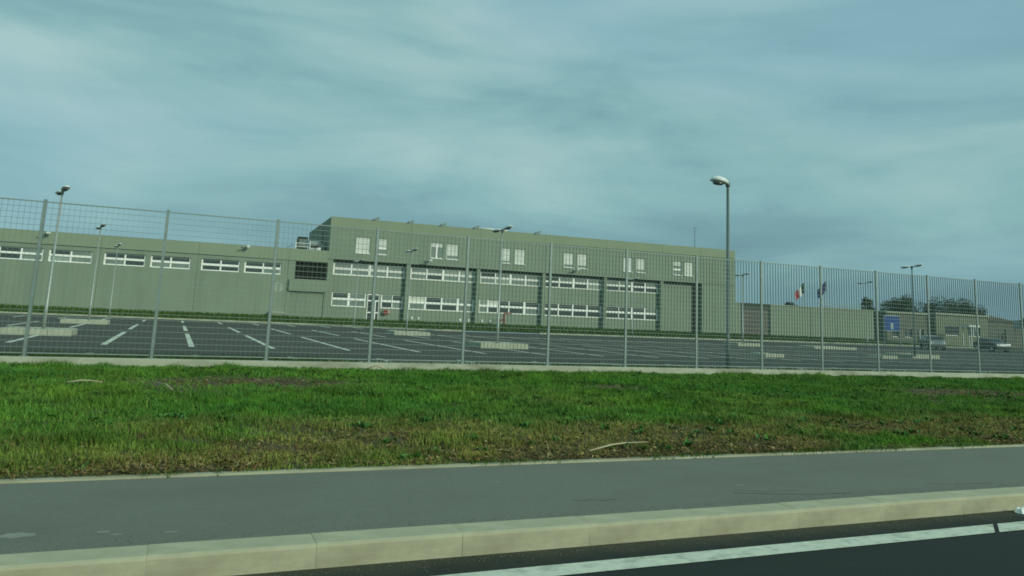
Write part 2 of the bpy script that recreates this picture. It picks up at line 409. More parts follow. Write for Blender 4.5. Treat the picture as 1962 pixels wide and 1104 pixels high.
# green turf
X, Y = wedge_points(520000, 7.70, 19.93, 1.15)
bare = bare_f(X, Y); dry = dry_f(X, Y)
keep = RNG.random(len(X)) > np.clip(bare * 1.0 + dry * 0.40 + 0.5 * (patch(X, Y, 6.0, 8.0) < 0.25), 0, 0.97)
X, Y, bare, dry = X[keep], Y[keep], bare[keep], dry[keep]
clump = patch(X, Y, 3.2, 0.3) * 0.55 + patch(X, Y, 9.0, 1.1) * 0.45
edge = np.clip((Y - 18.9) / 0.9, 0, 1)
ln = (0.035 + 0.15 * clump ** 2.0 + 0.05 * RNG.random(len(X))) * (1 - 0.45 * dry) * (1 - 0.4 * bare) * (1 + edge * (0.9 * patch(X, Y, 3.7, 2.0) - 0.55))
ln *= np.clip((Y - 7.6) / 0.5, 0.35 + 0.6 * (patch(X, Y, 2.0, 7.0) > 0.55), 1)
wd = RNG.uniform(0.006, 0.012, len(X)) * (1 + (Y - 7) * 0.04)
g1 = np.array([0.052, 0.190, 0.018]); g2 = np.array([0.098, 0.215, 0.022]); g3 = np.array([0.045, 0.150, 0.036]); dr = np.array([0.270, 0.215, 0.065])
a = patch(X, Y, 0.9, 5.0)[:, None]; b_ = patch(X, Y, 1.7, 2.2)[:, None]
colr = g1 * (1 - a) + g2 * a
colr = colr * (1 - 0.55 * b_) + g3 * 0.55 * b_
dm = np.clip(dry * 1.15 + 0.06 + 0.5 * (RNG.random(len(X)) < 0.07), 0, 1)[:, None] * RNG.uniform(0.3, 1, (len(X), 1))
colr = colr * (1 - dm) + dr * dm
colr *= RNG.uniform(0.72, 1.28, (len(X), 1)) * (0.78 + 0.62 * patch(X, Y, 4.0, 6.0))[:, None]
V = blades(X, Y, vz(X, Y), ln, wd, RNG.uniform(0.15, 0.85, len(X)), colr)
stuff(tag(link('grass', leaf_mesh('grass', V, BF, colr, M_BLADE)), 'uneven green grass covering the verge before the fence', 'grass'))

# dry stalks and fallen leaves lying flat in the worn front of the verge
X, Y = wedge_points(70000, 7.72, 13.5, 1.7)
d = np.clip(dry_f(X, Y) + bare_f(X, Y), 0, 1); keep = RNG.random(len(X)) < d * 0.6 + 0.02
X, Y = X[keep], Y[keep]; n = len(X)
X2 = RNG.normal(1.5, 1.3, 1800); Y2 = RNG.normal(16.1, 0.55, 1800)
X3 = RNG.normal(19.6, 2.2, 2600); Y3 = RNG.normal(14.1, 0.6, 2600)
X = np.concatenate([X, X2, X3]); Y = np.concatenate([Y, Y2, Y3]); n = len(X)
L = RNG.uniform(0.010, 0.030, n); Wd = L * RNG.uniform(0.3, 0.8, n)
long_ = RNG.random(n) < 0.22; L[long_] *= 3.2; Wd[long_] *= 0.35
az = RNG.uniform(0, 2 * np.pi, n); tl = RNG.uniform(-0.6, 0.6, n); Z = vz(X, Y) + RNG.uniform(0.005, 0.05, n)
V = np.zeros((n, 4, 3)); c_, s_ = np.cos(az), np.sin(az)
for q, (pu, pv) in enumerate([(-1, 0), (0, -1), (1, 0), (0, 1)]):
    V[:, q, 0] = X + c_ * pu * L - s_ * pv * Wd; V[:, q, 1] = Y + s_ * pu * L + c_ * pv * Wd; V[:, q, 2] = Z + pu * L * tl + pv * Wd * 0.4
pal = np.array([(0.20, 0.135, 0.045), (0.13, 0.075, 0.028), (0.27, 0.22, 0.10), (0.085, 0.055, 0.028), (0.17, 0.15, 0.05)])
colr = pal[RNG.integers(0, 5, n)] * RNG.uniform(0.6, 1.3, (n, 1))
stuff(tag(link('leaf_litter', leaf_mesh('leaf_litter', V, [(0, 1, 2), (0, 2, 3)], colr, M_BLADE)), 'brown fallen leaves and straw scattered along the verge edge', 'leaf litter'))

# broad-leaved weeds
cx, cy = wedge_points(2600, 7.9, 19.7, 1.0)
bf = bare_f(cx, cy); kp = RNG.random(len(cx)) < (0.05 + 1.3 * np.clip(patch(cx, cy, 1.0, 4.0) - .35, 0, 1)) * (1 - 0.7 * bf); cx, cy = cx[kp], cy[kp]
nl = 12; n = len(cx) * nl
X = np.repeat(cx, nl) + RNG.normal(0, 0.035, n); Y = np.repeat(cy, nl) + RNG.normal(0, 0.035, n)
sz = np.repeat(RNG.uniform(0.035, 0.08, len(cx)), nl) * RNG.uniform(0.7, 1.2, n); az = RNG.uniform(0, 2 * np.pi, n); up = RNG.uniform(0.3, 1.3, n)
Z = vz(X, Y) + 0.02; V = np.zeros((n, 4, 3)); c_, s_ = np.cos(az), np.sin(az)
for q, (pu, pv, pz) in enumerate([(0, 0, 0), (0.55, -0.34, 0.75), (1.0, 0, 0.8), (0.55, 0.34, 0.75)]):
    V[:, q, 0] = X + (c_ * pu - s_ * pv) * sz; V[:, q, 1] = Y + (s_ * pu + c_ * pv) * sz; V[:, q, 2] = Z + pz * sz * up
colr = np.where(RNG.random((n, 1)) < 0.5, np.array([[0.055, 0.165, 0.028]]), np.array([[0.075, 0.185, 0.050]])) * RNG.uniform(0.7, 1.3, (n, 1))
stuff(tag(link('weeds', leaf_mesh('weeds', V, [(0, 1, 2), (0, 2, 3)], colr, M_BLADE)), 'low broad-leaved weeds growing through the verge grass', 'weeds'))

ex = RNG.uniform(-3, 26, 4200); ey = 7.69 + RNG.normal(0, .035, 4200); kp = patch(ex, ey * 0 + 3.0, 2.6, 9.0) > 0.6; ex, ey = ex[kp], ey[kp]
V = blades(ex, ey, np.full(len(ex), -.005), RNG.uniform(.03, .10, len(ex)), np.full(len(ex), .008), RNG.uniform(.3, .95, len(ex)), None)
stuff(tag(link('edge_grass', leaf_mesh('edge_grass', V, BF, np.array([[.055, .15, .02]]) * RNG.uniform(.5, 1.4, (len(ex), 1)) * np.array([[1.2, .95, .9]]), M_BLADE)), 'straggling grass creeping over the footway edging', 'grass'))
gx = RNG.uniform(-2, 14, 5200); gy = np.where(RNG.random(5200) < .6, 5.29 - np.abs(RNG.normal(0, .08, 5200)), 5.64 + np.abs(RNG.normal(0, .10, 5200))); gz = np.where(gy < 5.4, -.149, -.012)
gs = RNG.uniform(.002, .006, (5200, 1)); P_ = np.stack([gx, gy, gz], 1); aa = RNG.uniform(0, 6.28, 5200)
V = np.stack([P_ + gs * np.stack([np.cos(aa + q), np.sin(aa + q), np.zeros(5200)], 1) for q in (0, 2.1, 4.2)] + [P_ + gs * np.array([[0, 0, 1.1]])], 1)
stuff(tag(link('grit', leaf_mesh('grit', V, [(0, 1, 3), (1, 2, 3), (2, 0, 3)], np.array([[.16, .155, .11]]) * RNG.uniform(.5, 1.2, (5200, 1)), M_BLADE)), 'loose grit gathered along both sides of the kerb', 'grit'))

def stick(name, pts, r, label):
    o = MB().tube(pts, r, 6).build(name, M_STRAW, smooth=True); return tag(o, label, 'stick')
stick('fallen_stick', [(4.45, 7.95, 0.05), (4.85, 8.15, 0.075), (5.15, 8.28, 0.07), (5.5, 8.36, 0.06)], [0.011, 0.011, 0.008, 0.004], 'long pale dry stick lying on brown leaves beside the footway')
stick('fallen_stick', [(-1.5, 14.8, 0.13), (-1.3, 14.82, 0.16), (-1.15, 14.9, 0.15), (-0.98, 14.86, 0.13)], [0.010, 0.014, 0.012, 0.006], 'short thick pale stick lying in lush grass near the fence')
stick('fallen_stick', [(-0.25, 15.2, 0.12), (0.0, 14.4, 0.14), (0.1, 13.8, 0.12)], [0.012, 0.014, 0.008], 'thin straight stick by the bare soil patch')
stick('fallen_stick', [(4.4, 19.5, 0.03), (4.75, 19.42, 0.16), (5.1, 19.35, 0.05)], [0.02, 0.022, 0.012], 'bent dark stick leaning on the fence plinth')
# litter by the kerb
li = MB()
pts = []
for k in range(9):
    t = 2 * math.pi * k / 9; pts.append((0.07 * math.cos(t) * random.uniform(.7, 1.2), 0.05 * math.sin(t) * random.uniform(.7, 1.2), random.uniform(0, 0.02)))
li.loft([pts, [(x * 0.7, y * 0.6, z + 0.03 + random.uniform(0, .02)) for x, y, z in pts], [(x * 0.2, y * 0.25, z + 0.045) for x, y, z in pts]])
tag(li.build('paper_scrap', M_WHITE, None, (7.66, 5.22, -0.148)), 'crumpled white paper scrap lying on the road against the kerb', 'litter')

# ------------------------------------------------------------------ fence on its plinth
FY = 20.06; FX0 = -2.92; SP = 2.544; I0, I1 = -8, 22
pl = MB(); pl.bbox(FX0 + I0 * SP - 0.3, FX0 + I1 * SP + 0.3, FY - 0.13, FY + 0.13, -0.3, 0.185, 0.012)
tag(pl.build('plinth_wall', M_CONC), 'low concrete plinth wall under the steel fence', 'wall')
fence = thing('security_fence', 'tall grey steel grating fence on a low plinth along the verge', 'fence', (FX0, FY, 0.185))
pm = MB(); pm.box(-0.032, 0.032, -0.025, 0.025, 0, 3.46); pm.box(-0.035, 0.035, -0.028, 0.028, 3.46, 3.475)
pm = pm.mesh('fence_post', M_GALV)
bp_ = MB(); bp_.box(-0.09, 0.09, -0.08, 0.08, 0.0, 0.012)
for q in (-.065, .065): bp_.tube([(q, -.05, .012), (q, -.05, .03)], .011, 6)
bp_ = bp_.mesh('base_plate', M_GALV)
gm = MB(); H0, H1 = 0.06, 3.44; hw = SP / 2 - 0.045
k = 0; x = -hw
nbar = 22
for k in range(nbar + 1):
    x = -hw + 2 * hw * k / nbar; gm.box(x - 0.0009, x + 0.0009, -0.0145, 0.0145, H0, H1)
nrow = 25
for k in range(nrow + 1):
    z = H0 + 0.02 + (H1 - H0 - 0.04) * k / nrow; r = 0.0042
    if k in (0, nrow): gm.box(-hw - .002, hw + .002, -0.0145, 0.0145, z - .012, z + .012)
    else: gm.box(-hw, hw, -r - 0.016, r - 0.016, z - r, z + r)
gm = gm.mesh('grating_panel', M_MESH)
for i in range(I0, I1 + 1):
    p = link('fence_post', pm, fence, (i * SP, 0, 0))
    link('base_plate', bp_, p, (0, 0, 0))
    if i < I1:
        stuff(link('grating_panel', gm, fence, ((i + .5) * SP, 0, 0)))

# ------------------------------------------------------------------ car park
FAR = [(-60, 77.0), (-13, 75.6), (12, 72.0), (21, 66.5), (52, 68.8), (66, 72.0), (104, 74.5)]
def far_y(x):
    for (x0, y0), (x1, y1) in zip(FAR, FAR[1:]):
        if x <= x1: return y0 + (y1 - y0) * (x - x0) / (x1 - x0)
    return FAR[-1][1]
lot = struct(strip_sheet('car_park', -60, 104, lambda x: 22.6, far_y, lambda x, y: 0.0, M_LOT, 165, 8))
struct(strip_sheet('grass_strip', -60, 104, lambda x: 20.1, lambda x: 22.5, lambda x, y: 0.02 + 0.03 * math.sin(x * 1.7 + y), M_GRASSG, 300, 6))
struct(MB().box(-60, 104, 22.45, 22.6, -0.2, 0.06).build('car_park_kerb', M_CONC))
BAYX = [-15.7 + 2.73 * k for k in range(-4, 36)]
bay_cache = {}
def bay(x, y0, y1):
    key = (round(y0, 1), round(y1, 1))
    if key not in bay_cache: bay_cache[key] = sheet([(-.095, y0), (.095, y0), (.095, y1), (-.095, y1)], 0.004).mesh('bay_line', M_PAINT)
    link('bay_line', bay_cache[key], lot, (x, 0, 0))
for k, x in enumerate(BAYX):
    bay(x, 22.7, 24.9)
    bay(x, 29.4, 41.5)
    bay(x, 45.5, 55.2)
    if x < 18: bay(x, 63.5, 70.5)
# blades in the strip behind the plinth and on the bank before the building
def tufts(name, X, Y, Zf, ln0, ln1, w, label, cols):
    n = len(X); colr = np.array(cols)[RNG.integers(0, len(cols), n)] * RNG.uniform(0.6, 1.3, (n, 1))
    V = blades(X, Y, Zf, RNG.uniform(ln0, ln1, n), np.full(n, w), RNG.uniform(0.1, 0.7, n), colr)
    return stuff(tag(link(name, leaf_mesh(name, V, BF, colr, M_BLADE)), label, 'grass'))
GC = [(0.055, 0.12, 0.022), (0.075, 0.12, 0.028), (0.045, 0.095, 0.02)]
X = RNG.uniform(-10, 45, 42000); Y = RNG.uniform(20.3, 22.4, 42000)
dens = 0.12 + np.clip((6 - X) / 6, 0, 0.9) + 0.25 * (patch(X, Y, 0.9, 1.0) > 0.6); kp = RNG.random(len(X)) < dens; X, Y = X[kp], Y[kp]
tufts('strip_grass', X, Y, np.full(len(X), 0.02), 0.12, 0.26, 0.016, 'dark grass growing in the strip behind the fence plinth', GC)

# bank between car park kerb and building
def bank_z(x, y):
    y0 = far_y(x); return 0.08 + 0.27 * min(1, max(0, (y - y0) / 9.0))
struct(strip_sheet('grass_bank', -60, 104, lambda x: far_y(x) + 0.14, lambda x: 96.0, bank_z, M_GRASSG, 165, 14))
fk = struct(bpy.data.objects.new('far_kerb', None)); COL.objects.link(fk)
xx = -60.0
while xx < 103:
    x2 = xx + 2.0; ya, yb = far_y(xx), far_y(x2); L_ = math.hypot(2.0, yb - ya) - 0.012
    if not (23.5 < xx < 30.5):
        MB().bbox(0, L_, 0, 0.15, -0.2, 0.13, 0.012).build('kerb_stone', M_CONC, fk, (xx, ya, 0)).rotation_euler = (0, 0, math.atan2(yb - ya, 2.0))
    xx = x2
n = 60000; X = RNG.uniform(-24, 92, n); fy = np.array([far_y(x) for x in X]); Y = fy + 0.2 + RNG.random(n) * (89.2 - 0.04 * X - fy)
kp = (RNG.random(n) < 0.3 + 0.7 * patch(X, Y, 0.5, 2.0)); X, Y = X[kp], Y[kp]
tufts('bank_grass', X, Y, np.array([bank_z(x, y) for x, y in zip(X, Y)]), 0.12, 0.38, 0.06, 'rough grass on the bank at the foot of the building', GC)

# ------------------------------------------------------------------ lamp posts and islands
def head_mesh(L=0.62, w=0.15, h=0.085):
    """flattened street luminaire pointing to +x, root at origin"""
    rings = []
    for t, ws, hs, zo in [(0, .35, .5, 0), (.08, .6, .75, 0), (.28, .9, 1, .01), (.6, 1, 1.05, .02), (.85, .85, .8, .02), (.97, .5, .4, .01), (1.0, .25, .2, .005)]:
        r = []
        for k in range(10):
            a = 2 * math.pi * k / 10; cz = math.sin(a)
            r.append((t * L, math.cos(a) * w * ws, zo + (cz * h * hs if cz > 0 else cz * h * hs * 0.45)))
        rings.append(r)
    return MB().loft(rings).mesh('lamp_head', M_HEAD, True)
HM = head_mesh()
LM = MB()
r0 = [(0.34 + 0.20 * math.cos(2 * math.pi * k / 12), 0.105 * math.sin(2 * math.pi * k / 12), -0.032) for k in range(12)]
LM.loft([r0, [(0.34 + (x - .34) * .75, y * .75, -0.058) for x, y, z in r0]]); LM = LM.mesh('lens', M_LENS, True)
ARM_AZ = math.radians(90 + 20)
def lamp(x, y, z, h, label, heads, pm_=M_POLE, r=0.06):
    t = thing('street_lamp', label, 'street lamp', (x, y, z), 0, 'lamp posts in the car park')
    MB().tube([(0, 0, 0), (0, 0, 1.0), (0, 0, 1.02), (0, 0, h)], [r, r, r * .85, r * .6], 12).build('pole', pm_, t, smooth=True)
    b = MB().box(-.16, .16, -.16, .16, 0, .02)
    for sx in (-.12, .12):
        for sy in (-.12, .12): b.tube([(sx, sy, .02), (sx, sy, .06)], .016, 6)
    b.build('base_plate', pm_, t)
    MB().tube([(0, 0, h - 0.06), (0, 0, h + 0.1)], [r * .95, r * .95], 12).build('collar', pm_, t, smooth=True)
    for az, tilt in heads:
        off = 0.10 if len(heads) > 1 else 0.0
        hd = link('lamp_head', HM, t, (math.cos(az) * off, math.sin(az) * off, h + 0.06)); hd.rotation_euler = (0, -tilt, az)
        hd.scale = (1.0, 1.0, 1.0)
        link('lens', LM, hd)
    if len(heads) > 1:
        az = heads[0][0]; MB().tube([(-math.cos(az) * .16, -math.sin(az) * .16, h + .06), (math.cos(az) * .16, math.sin(az) * .16, h + .06)], .035, 8).build('arm', pm_, t, smooth=True)
    return t
DBL = [(ARM_AZ, math.radians(-6)), (ARM_AZ + math.pi, math.radians(12))]
def island(x, y, label, sx=2.45, sy=2.2, h=0.24):
    t = thing('kerbed_island', label, 'traffic island', (x, y, 0), 0, 'concrete islands in the car park')
    MB().box(-sx / 2 + .15, sx / 2 - .15, -sy / 2 + .15, sy / 2 - .15, -.05, h - .03).build('island_fill', M_CONC, t)
    nseg = 3
    sm = MB().bbox(-sx / nseg / 2 + .006, sx / nseg / 2 - .006, 0, .15, -.1, h, .015).mesh('kerb_stone', M_CONC)
    for k in range(nseg):
        for yy in (-sy / 2, sy / 2 - .15): link('kerb_stone', sm, t, (-sx / 2 + sx / nseg * (k + .5), yy, 0))
    em = MB().bbox(0, .15, -sy / 2 + .156, sy / 2 - .156, -.1, h, .015).mesh('kerb_stone', M_CONC)
    for xx_ in (-sx / 2, sx / 2 - .15): link('kerb_stone', em, t, (xx_, 0, 0))
island(-4.85, 36.3, 'pale concrete island under the lamp post opposite the low wing, fence side')
lamp(-4.68, 35.9, .21, 5.48, 'twin-head lamp post on the fence-side island before the low wing', DBL)
island(-4.8, 53.3, 'pale concrete island under the lamp post opposite the low wing, wing side')
lamp(-4.6, 52.6, .21, 5.50, 'twin-head lamp post on the wing-side island before the low wing', DBL)
lamp(-4.75, 70.4, .0, 5.75, 'thin lamp post on the far kerb against the low wing', DBL, r=.05)
island(14.6, 51.4, 'concrete island between the glazed door and the car park lines')
lamp(14.25, 50.6, .21, 5.32, 'twin-head lamp post on the island before the glazed door', DBL)
island(14.55, 35.5, 'concrete island before the second bay, close to the fence')
lamp(14.35, 34.9, .21, 5.42, 'twin-head lamp post whose head reaches the white roof pipe', DBL)
lamp(14.5, 68.3, .0, 5.70, 'thin lamp post on the far kerb by the glazed door', DBL, r=.05)
island(42.6, 51.4, 'concrete island at the foot of the lamp post before the building end')
lamp(41.9, 50.4, .21, 5.40, 'twin-head lamp post beside the plain end of the three-storey block', DBL)
island(45.0, 37.4, 'concrete island under the wide lamp post before the trees')
lamp(44.0, 36.3, .21, 5.60, 'wide twin-head lamp post standing before the distant trees', DBL, M_POLED)
lamp(42.0, 67.0, .05, 5.65, 'thin lamp post on the far kerb before the fifth bay', DBL, r=.05)
lamp(54.9, 50.0, .0, 5.70, 'twin-head lamp post before the long perimeter wall', DBL)
island(50.6, 50.4, 'long low island without a lamp before the perimeter wall', sx=4.6, h=.2)
island(29.2, 33.2, 'small low island just behind the tall lamp by the fence', sx=1.3, sy=1.2, h=.18)
island(39.6, 35.0, 'small low island before the blue sign', sx=1.2, sy=1.2, h=.18)
lamp(16.55, 20.62, .0, 6.16, 'tall single-head lamp post standing directly behind the fence', [(math.radians(165), math.radians(6))], M_POLED, .075)
[o for o in SC.objects if o.name.startswith('lamp_head')][-1].scale = (1.0, 1.5, 1.75)

# ------------------------------------------------------------------ building shells
BA = math.atan(-0.04)
GV = [0.05, 0.5, 0.3, 0.15]
def panel(parent, u0, u1, z0, z1, v, dep, openings=(), name='wall_panel', m=M_WALL):
    """wall slab with its front at v, thickness dep, and rectangular openings (u0,u1,z0,z1)"""
    b = MB(); us = sorted({u0, u1, *[o[0] for o in openings], *[o[1] for o in openings]}); zs = sorted({z0, z1, *[o[2] for o in openings], *[o[3] for o in openings]})
    us = [u for u in us if u0 <= u <= u1]; zs = [z for z in zs if z0 <= z <= z1]
    for ua, ub in zip(us, us[1:]):
        for za_, zb in zip(zs, zs[1:]):
            uc, zc_ = (ua + ub) / 2, (za_ + zb) / 2
            if any(o[0] < uc < o[1] and o[2] < zc_ < o[3] for o in openings): continue
            b.quad((ua, v, za_), (ub, v, za_), (ub, v, zb), (ua, v, zb))
    for (a0, a1, c0, c1) in [(u0, u1, z0, z1)] + list(openings):
        w = v + dep
        b.quad((a0, v, c0), (a0, w, c0), (a0, w, c1), (a0, v, c1)); b.quad((a1, v, c0), (a1, w, c0), (a1, w, c1), (a1, v, c1))
        b.quad((a0, v, c0), (a1, v, c0), (a1, w, c0), (a0, w, c0)); b.quad((a0, v, c1), (a1, v, c1), (a1, w, c1), (a0, w, c1))
    return b.build(name, m, parent)
def band_window(parent, us, z0, zt, z1, v, glass, thick=(), th=0.10, label=None):
    """ribbon window: us are the mullion positions incl. both ends; zt the transom"""
    b = MB(); d0, d1 = v, v + 0.09
    b.box(us[0], us[-1], d0, d1, z0, z0 + .09); b.box(us[0], us[-1], d0, d1, z1 - .05, z1)
    b.box(us[0], us[-1], d0 + .004, d1, zt - .115, zt + .115)
    for k, u in enumerate(us):
        w = .27 if k in thick else th * 1.25
        ua, ub = (u, u + w) if k == 0 else ((u - w, u) if k == len(us) - 1 else (u - w / 2, u + w / 2))
        b.box(ua, ub, d0 - .008, d1 + .004, z0, z1)
    win = b.build('window', M_FRAME, parent)
    MB().box(us[0] - .03, us[-1] + .03, v - .10, v - .01, z0 - .07, z0 + .012).build('sill', M_SILL, win)
    for k in range(len(us) - 1):
        for j, (za_, zb) in enumerate(((z0, zt), (zt, z1))):
            gi = glass(k, j)
            MB().box(us[k] + .03, us[k + 1] - .03, v + .05, v + .056, za_ + .02, zb - .02).build('pane', M_GLASS[gi], win)
    if label: win['label'] = label
    return win
def pick(*w):
    def f(k, j): return random.choices(range(4), w)[0]
    return f

# ---- low wing
wing = thing('low_wing', 'long low olive grey wing with a strip of white framed windows', 'building', (0, 90, 0), BA)
U0 = 1.77 - 9.4 * 4
for k in range(5):
    a0 = U0 + 9.4 * k; a1 = a0 + 9.4
    ops = [(a0 + .38, a0 + 4.32, 5.03, 6.27), (a0 + 4.78, a0 + 8.72, 5.03, 6.27)]
    panel(wing, a0 + .012, a1 - .012, -.4, 6.66, 0, .3, ops)
    panel(wing, a0 + .012, a1 - .012, 6.72, 8.03, -.06, .36, name='parapet', m=M_WALL2)
    for (p0, p1, z0, z1) in ops:
        band_window(wing, [p0, (p0 + p1) / 2, p1], z0, 5.68, z1, .14, lambda kk, j: random.choices(range(4), (7, 1, 0, 0) if j else (2, 6, 3, 0))[0], (), .12)  # lower panes mostly paler: their reflection is put into the glass colour
a0, a1 = 11.19, 15.5
panel(wing, a0, a1, -.4, 6.66, 0, .3, [(11.97, 15.48, 4.67, 6.62), (11.62, 15.35, -.3, 3.24)])
panel(wing, a0 - .01, a1, 6.72, 8.03, -.06, .36, name='parapet', m=M_WALL2)
MB().box(U0, 15.48, .3, .34, -.4, 7.98).build('light_block_backing', M_GAP, wing)  # unseen dark slab added behind the panels to block light, backs the joints
lv = MB().box(11.97, 15.48, .24, .28, 4.67, 6.62).build('louvre', M_DARK, wing)
for k in range(9):
    z = 4.8 + k * .205; MB().box(12.0, 15.45, .08, .2, z, z + .03, Matrix.Rotation(0, 4, 'X')).build('slat', M_DARK, lv)
for u in (13.1, 14.3): MB().box(u - .03, u + .03, .05, .078, 4.69, 6.6).build('mullion', M_DARK, lv)
fb = MB().box(11.42, 15.50, -.26, -.004, 3.30, 4.60).build('door_canopy', M_WALL, wing)
gd = MB().box(11.62, 15.35, .14, .2, .3, 3.24).build('garage_door', M_WALL, wing)
for k in range(5): MB().box(11.64, 15.33, .128, .139, .36 + k * .58, .36 + k * .58 + .55).build('door_section', M_WALL, gd)
em = MB()
ring = lambda r, v: [(10.3 + r * math.cos(2 * math.pi * k / 28), v, 3.62 + r * math.sin(2 * math.pi * k / 28)) for k in range(28)]
for k in range(28):
    o0, o1, i0, i1 = ring(.52, -.012)[k], ring(.52, -.012)[(k + 1) % 28], ring(.44, -.012)[k], ring(.44, -.012)[(k + 1) % 28]
    em.quad(o0, o1, i1, i0)
for s in (-1, 1):
    em.box(10.3 + s * .24 - .06, 10.3 + s * .24 + .06, -.012, -.004, 3.42, 3.86); em.box(10.3 + s * .2 - .13, 10.3 + s * .2 + .13, -.016, -.013, 3.34, 3.43)
em.build('round_emblem', mat('pale_emblem_paint', (0.42, 0.47, 0.40), .8, .08, 2), wing)
MB().quad((U0, .34, 7.86), (15.48, .34, 7.86), (15.48, 22, 7.86), (U0, 22, 7.86)).build('roof', M_ROOF, wing)
MB().box(U0, 15.48, 21.8, 22, -.4, 8.03).build('rear_wall', M_WALL, wing); MB().box(U0 - .2, U0 - .01, 0, 22, -.4, 8.03).build('side_wall', M_WALL, wing)
bx = thing('utility_box', 'low olive masonry box standing against the wing below the round emblem', 'utility box', (0, 90, 0), BA)
MB().box(9.6, 11.05, -.75, -.004, .1, .82).build('housing', M_WALL, bx); MB().box(9.52, 11.13, -.83, -.004, .822, .95).build('lid', M_CONC, bx)

# ---- three-storey block
blk = thing('office_block', 'olive grey three-storey block with shuttered top windows and two window bands', 'building', (0, 90, 0), BA)
E0, E1 = 15.52, 71.2
PIL = [(15.52, 16.1), (24.66, 25.14), (33.43, 33.86), (42.15, 42.56), (50.82, 51.24), (59.30, 59.72)]
for (p0, p1) in PIL: MB().box(p0, p1, 0, .598, -.4, 7.10).build('pilaster', M_WALL, blk)
MB().box(65.79, E1, 0, .7, -.4, 7.10).build('end_wall', M_WALL, blk)
V6 = .6
BAYS = [(16.1, 24.66), (25.14, 33.43), (33.86, 42.15), (42.56, 50.82), (51.24, 59.30)]
for bi, (b0, b1) in enumerate(BAYS):
    ops_l = [(b0 + .12, b1 - .05, 1.88, 3.40)]
    if bi == 0: ops_l = [(16.3, 20.22, 1.88, 3.40), (20.36, 21.84, -.3, 3.42), (21.98, 24.6, 1.88, 3.40)]
    panel(blk, b0, b1, -.4, 3.46, V6, .2, ops_l)
    panel(blk, b0, b1, 3.47, 7.10, V6, .2, [(b0 + .12, b1 - .05, 5.44, 6.80)])
    w0, w1 = b0 + .12, b1 - .05; q = (w1 - w0) / 4
    band_window(blk, [w0, w0 + q, w0 + 2 * q, w0 + 3 * q, w1], 5.44, 6.14, 6.80, V6 + .04, pick(3, 6, 2, 0) if bi < 4 else pick(5, 4, 1, 0), (2,), .13)
    if bi == 0:
        band_window(blk, [16.3, 18.25, 20.22], 1.88, 2.70, 3.40, V6 + .04, pick(4, 5, 0, 0), (1,), .11)
        band_window(blk, [21.98, 23.3, 24.6], 1.88, 2.68, 3.40, V6 + .04, pick(6, 3, 0, 0), (), .11)
    elif bi == 1:
        band_window(blk, [w0, w0 + q, w0 + 2 * q, w0 + 3 * q, w1], 1.88, 2.70, 3.40, V6 + .04, lambda k, j: 3 if (k, j) == (0, 1) else (1 if random.random() < .6 else 0), (1, 3), .14)
    elif bi == 2:
        band_window(blk, [w0, 35.21, 36.59, 37.97, 40.05, w1], 1.88, 2.70, 3.40, V6 + .04, lambda k, j: 3 if (k, j) == (1, 1) else (2 if (k, j) == (0, 1) else (1 if random.random() < .35 else 0)), (2, 4), .13)
    else:
        band_window(blk, [w0, w0 + q, w0 + 2 * q, w0 + 3 * q, w1], 1.88, 2.70, 3.40, V6 + .04, pick(8, 2, 0, 0), (), .13)
panel(blk, 59.72, 65.79, -.4, 7.10, V6, .2, [(64.5, 65.45, .3, 6.82)])
sl = MB().box(64.5, 65.45, V6 + .15, V6 + .19, .3, 6.82).build('louvre', M_DARK, blk)
for k in range(26): MB().box(64.5, 65.45, V6 + .02, V6 + .12, .4 + k * .247, .43 + k * .247).build('slat', M_DARK, sl)
# glazed door
dr_ = MB(); v = V6 + .03
dr_.box(20.36, 20.48, v, v + .1, .3, 3.42); dr_.box(21.72, 21.84, v, v + .1, .3, 3.42); dr_.box(20.48, 21.72, v, v + .1, 3.30, 3.42); dr_.box(20.48, 21.72, v, v + .1, 2.58, 2.72)
dr_.box(21.28, 21.42, v - .01, v + .09, .3, 2.58); dr_.box(20.48, 21.72, v + .005, v + .095, 1.22, 1.38); dr_.box(20.48, 21.72, v + .005, v + .095, .3, .42)
dr_ = dr_.build('door', M_FRAME, blk); dr_['label'] = 'white framed glazed entrance door'
for (a, b2, c, d2) in [(20.5, 21.27, .42, 1.22), (20.5, 21.27, 1.38, 2.58), (21.43, 21.7, .42, 1.22), (21.43, 21.7, 1.38, 2.58), (20.5, 21.7, 2.72, 3.3)]:
    MB().box(a, b2, v + .05, v + .056, c, d2).build('pane', M_GLASS[0], dr_)
MB().box(21.2, 21.24, v - .06, v - .012, 1.32, 1.6).build('handle', M_GALV, dr_)
# top storey
TWC = [19.35, 21.5, 28.2, 30.15, 37.0, 38.95, 45.65, 47.6, 54.3, 56.22, 61.9, 63.7]
TWW = [1.6, 1.3] + [1.5, 1.5] + [1.34] * 8
JO = [E0, 24.9, 33.65, 42.36, 51.03, 59.51, 65.6, E1]
state = [('grid', 1.0), ('half', .55), ('frame', .3), ('slat', .86), ('slat', .88), ('grid', 1.0), ('slat', .82), ('slat', .86), ('split', 1.0), ('slat', .86), ('half', .35), ('grid', 1.0)]
for a0, a1 in zip(JO, JO[1:]):
    ops = [(c - w / 2, c + w / 2, 8.03, 9.87) for c, w in zip(TWC, TWW) if a0 < c < a1]
    panel(blk, a0 + (.012 if a0 > E0 else 0), a1 - (.012 if a1 < E1 else 0), 7.14, 10.83, 0, .3, ops)
    panel(blk, a0 + (.012 if a0 > E0 else -.05), a1 - (.012 if a1 < E1 else 0), 10.86, 12.0, -.05, .35, name='parapet', m=M_WALL2)
MB().box(E0, E1, -.03, .62, 7.10, 7.14).build('overhang_shadow_strip', M_GAP, blk)  # dark strip under the top storey, the overhang's shadow line as colour
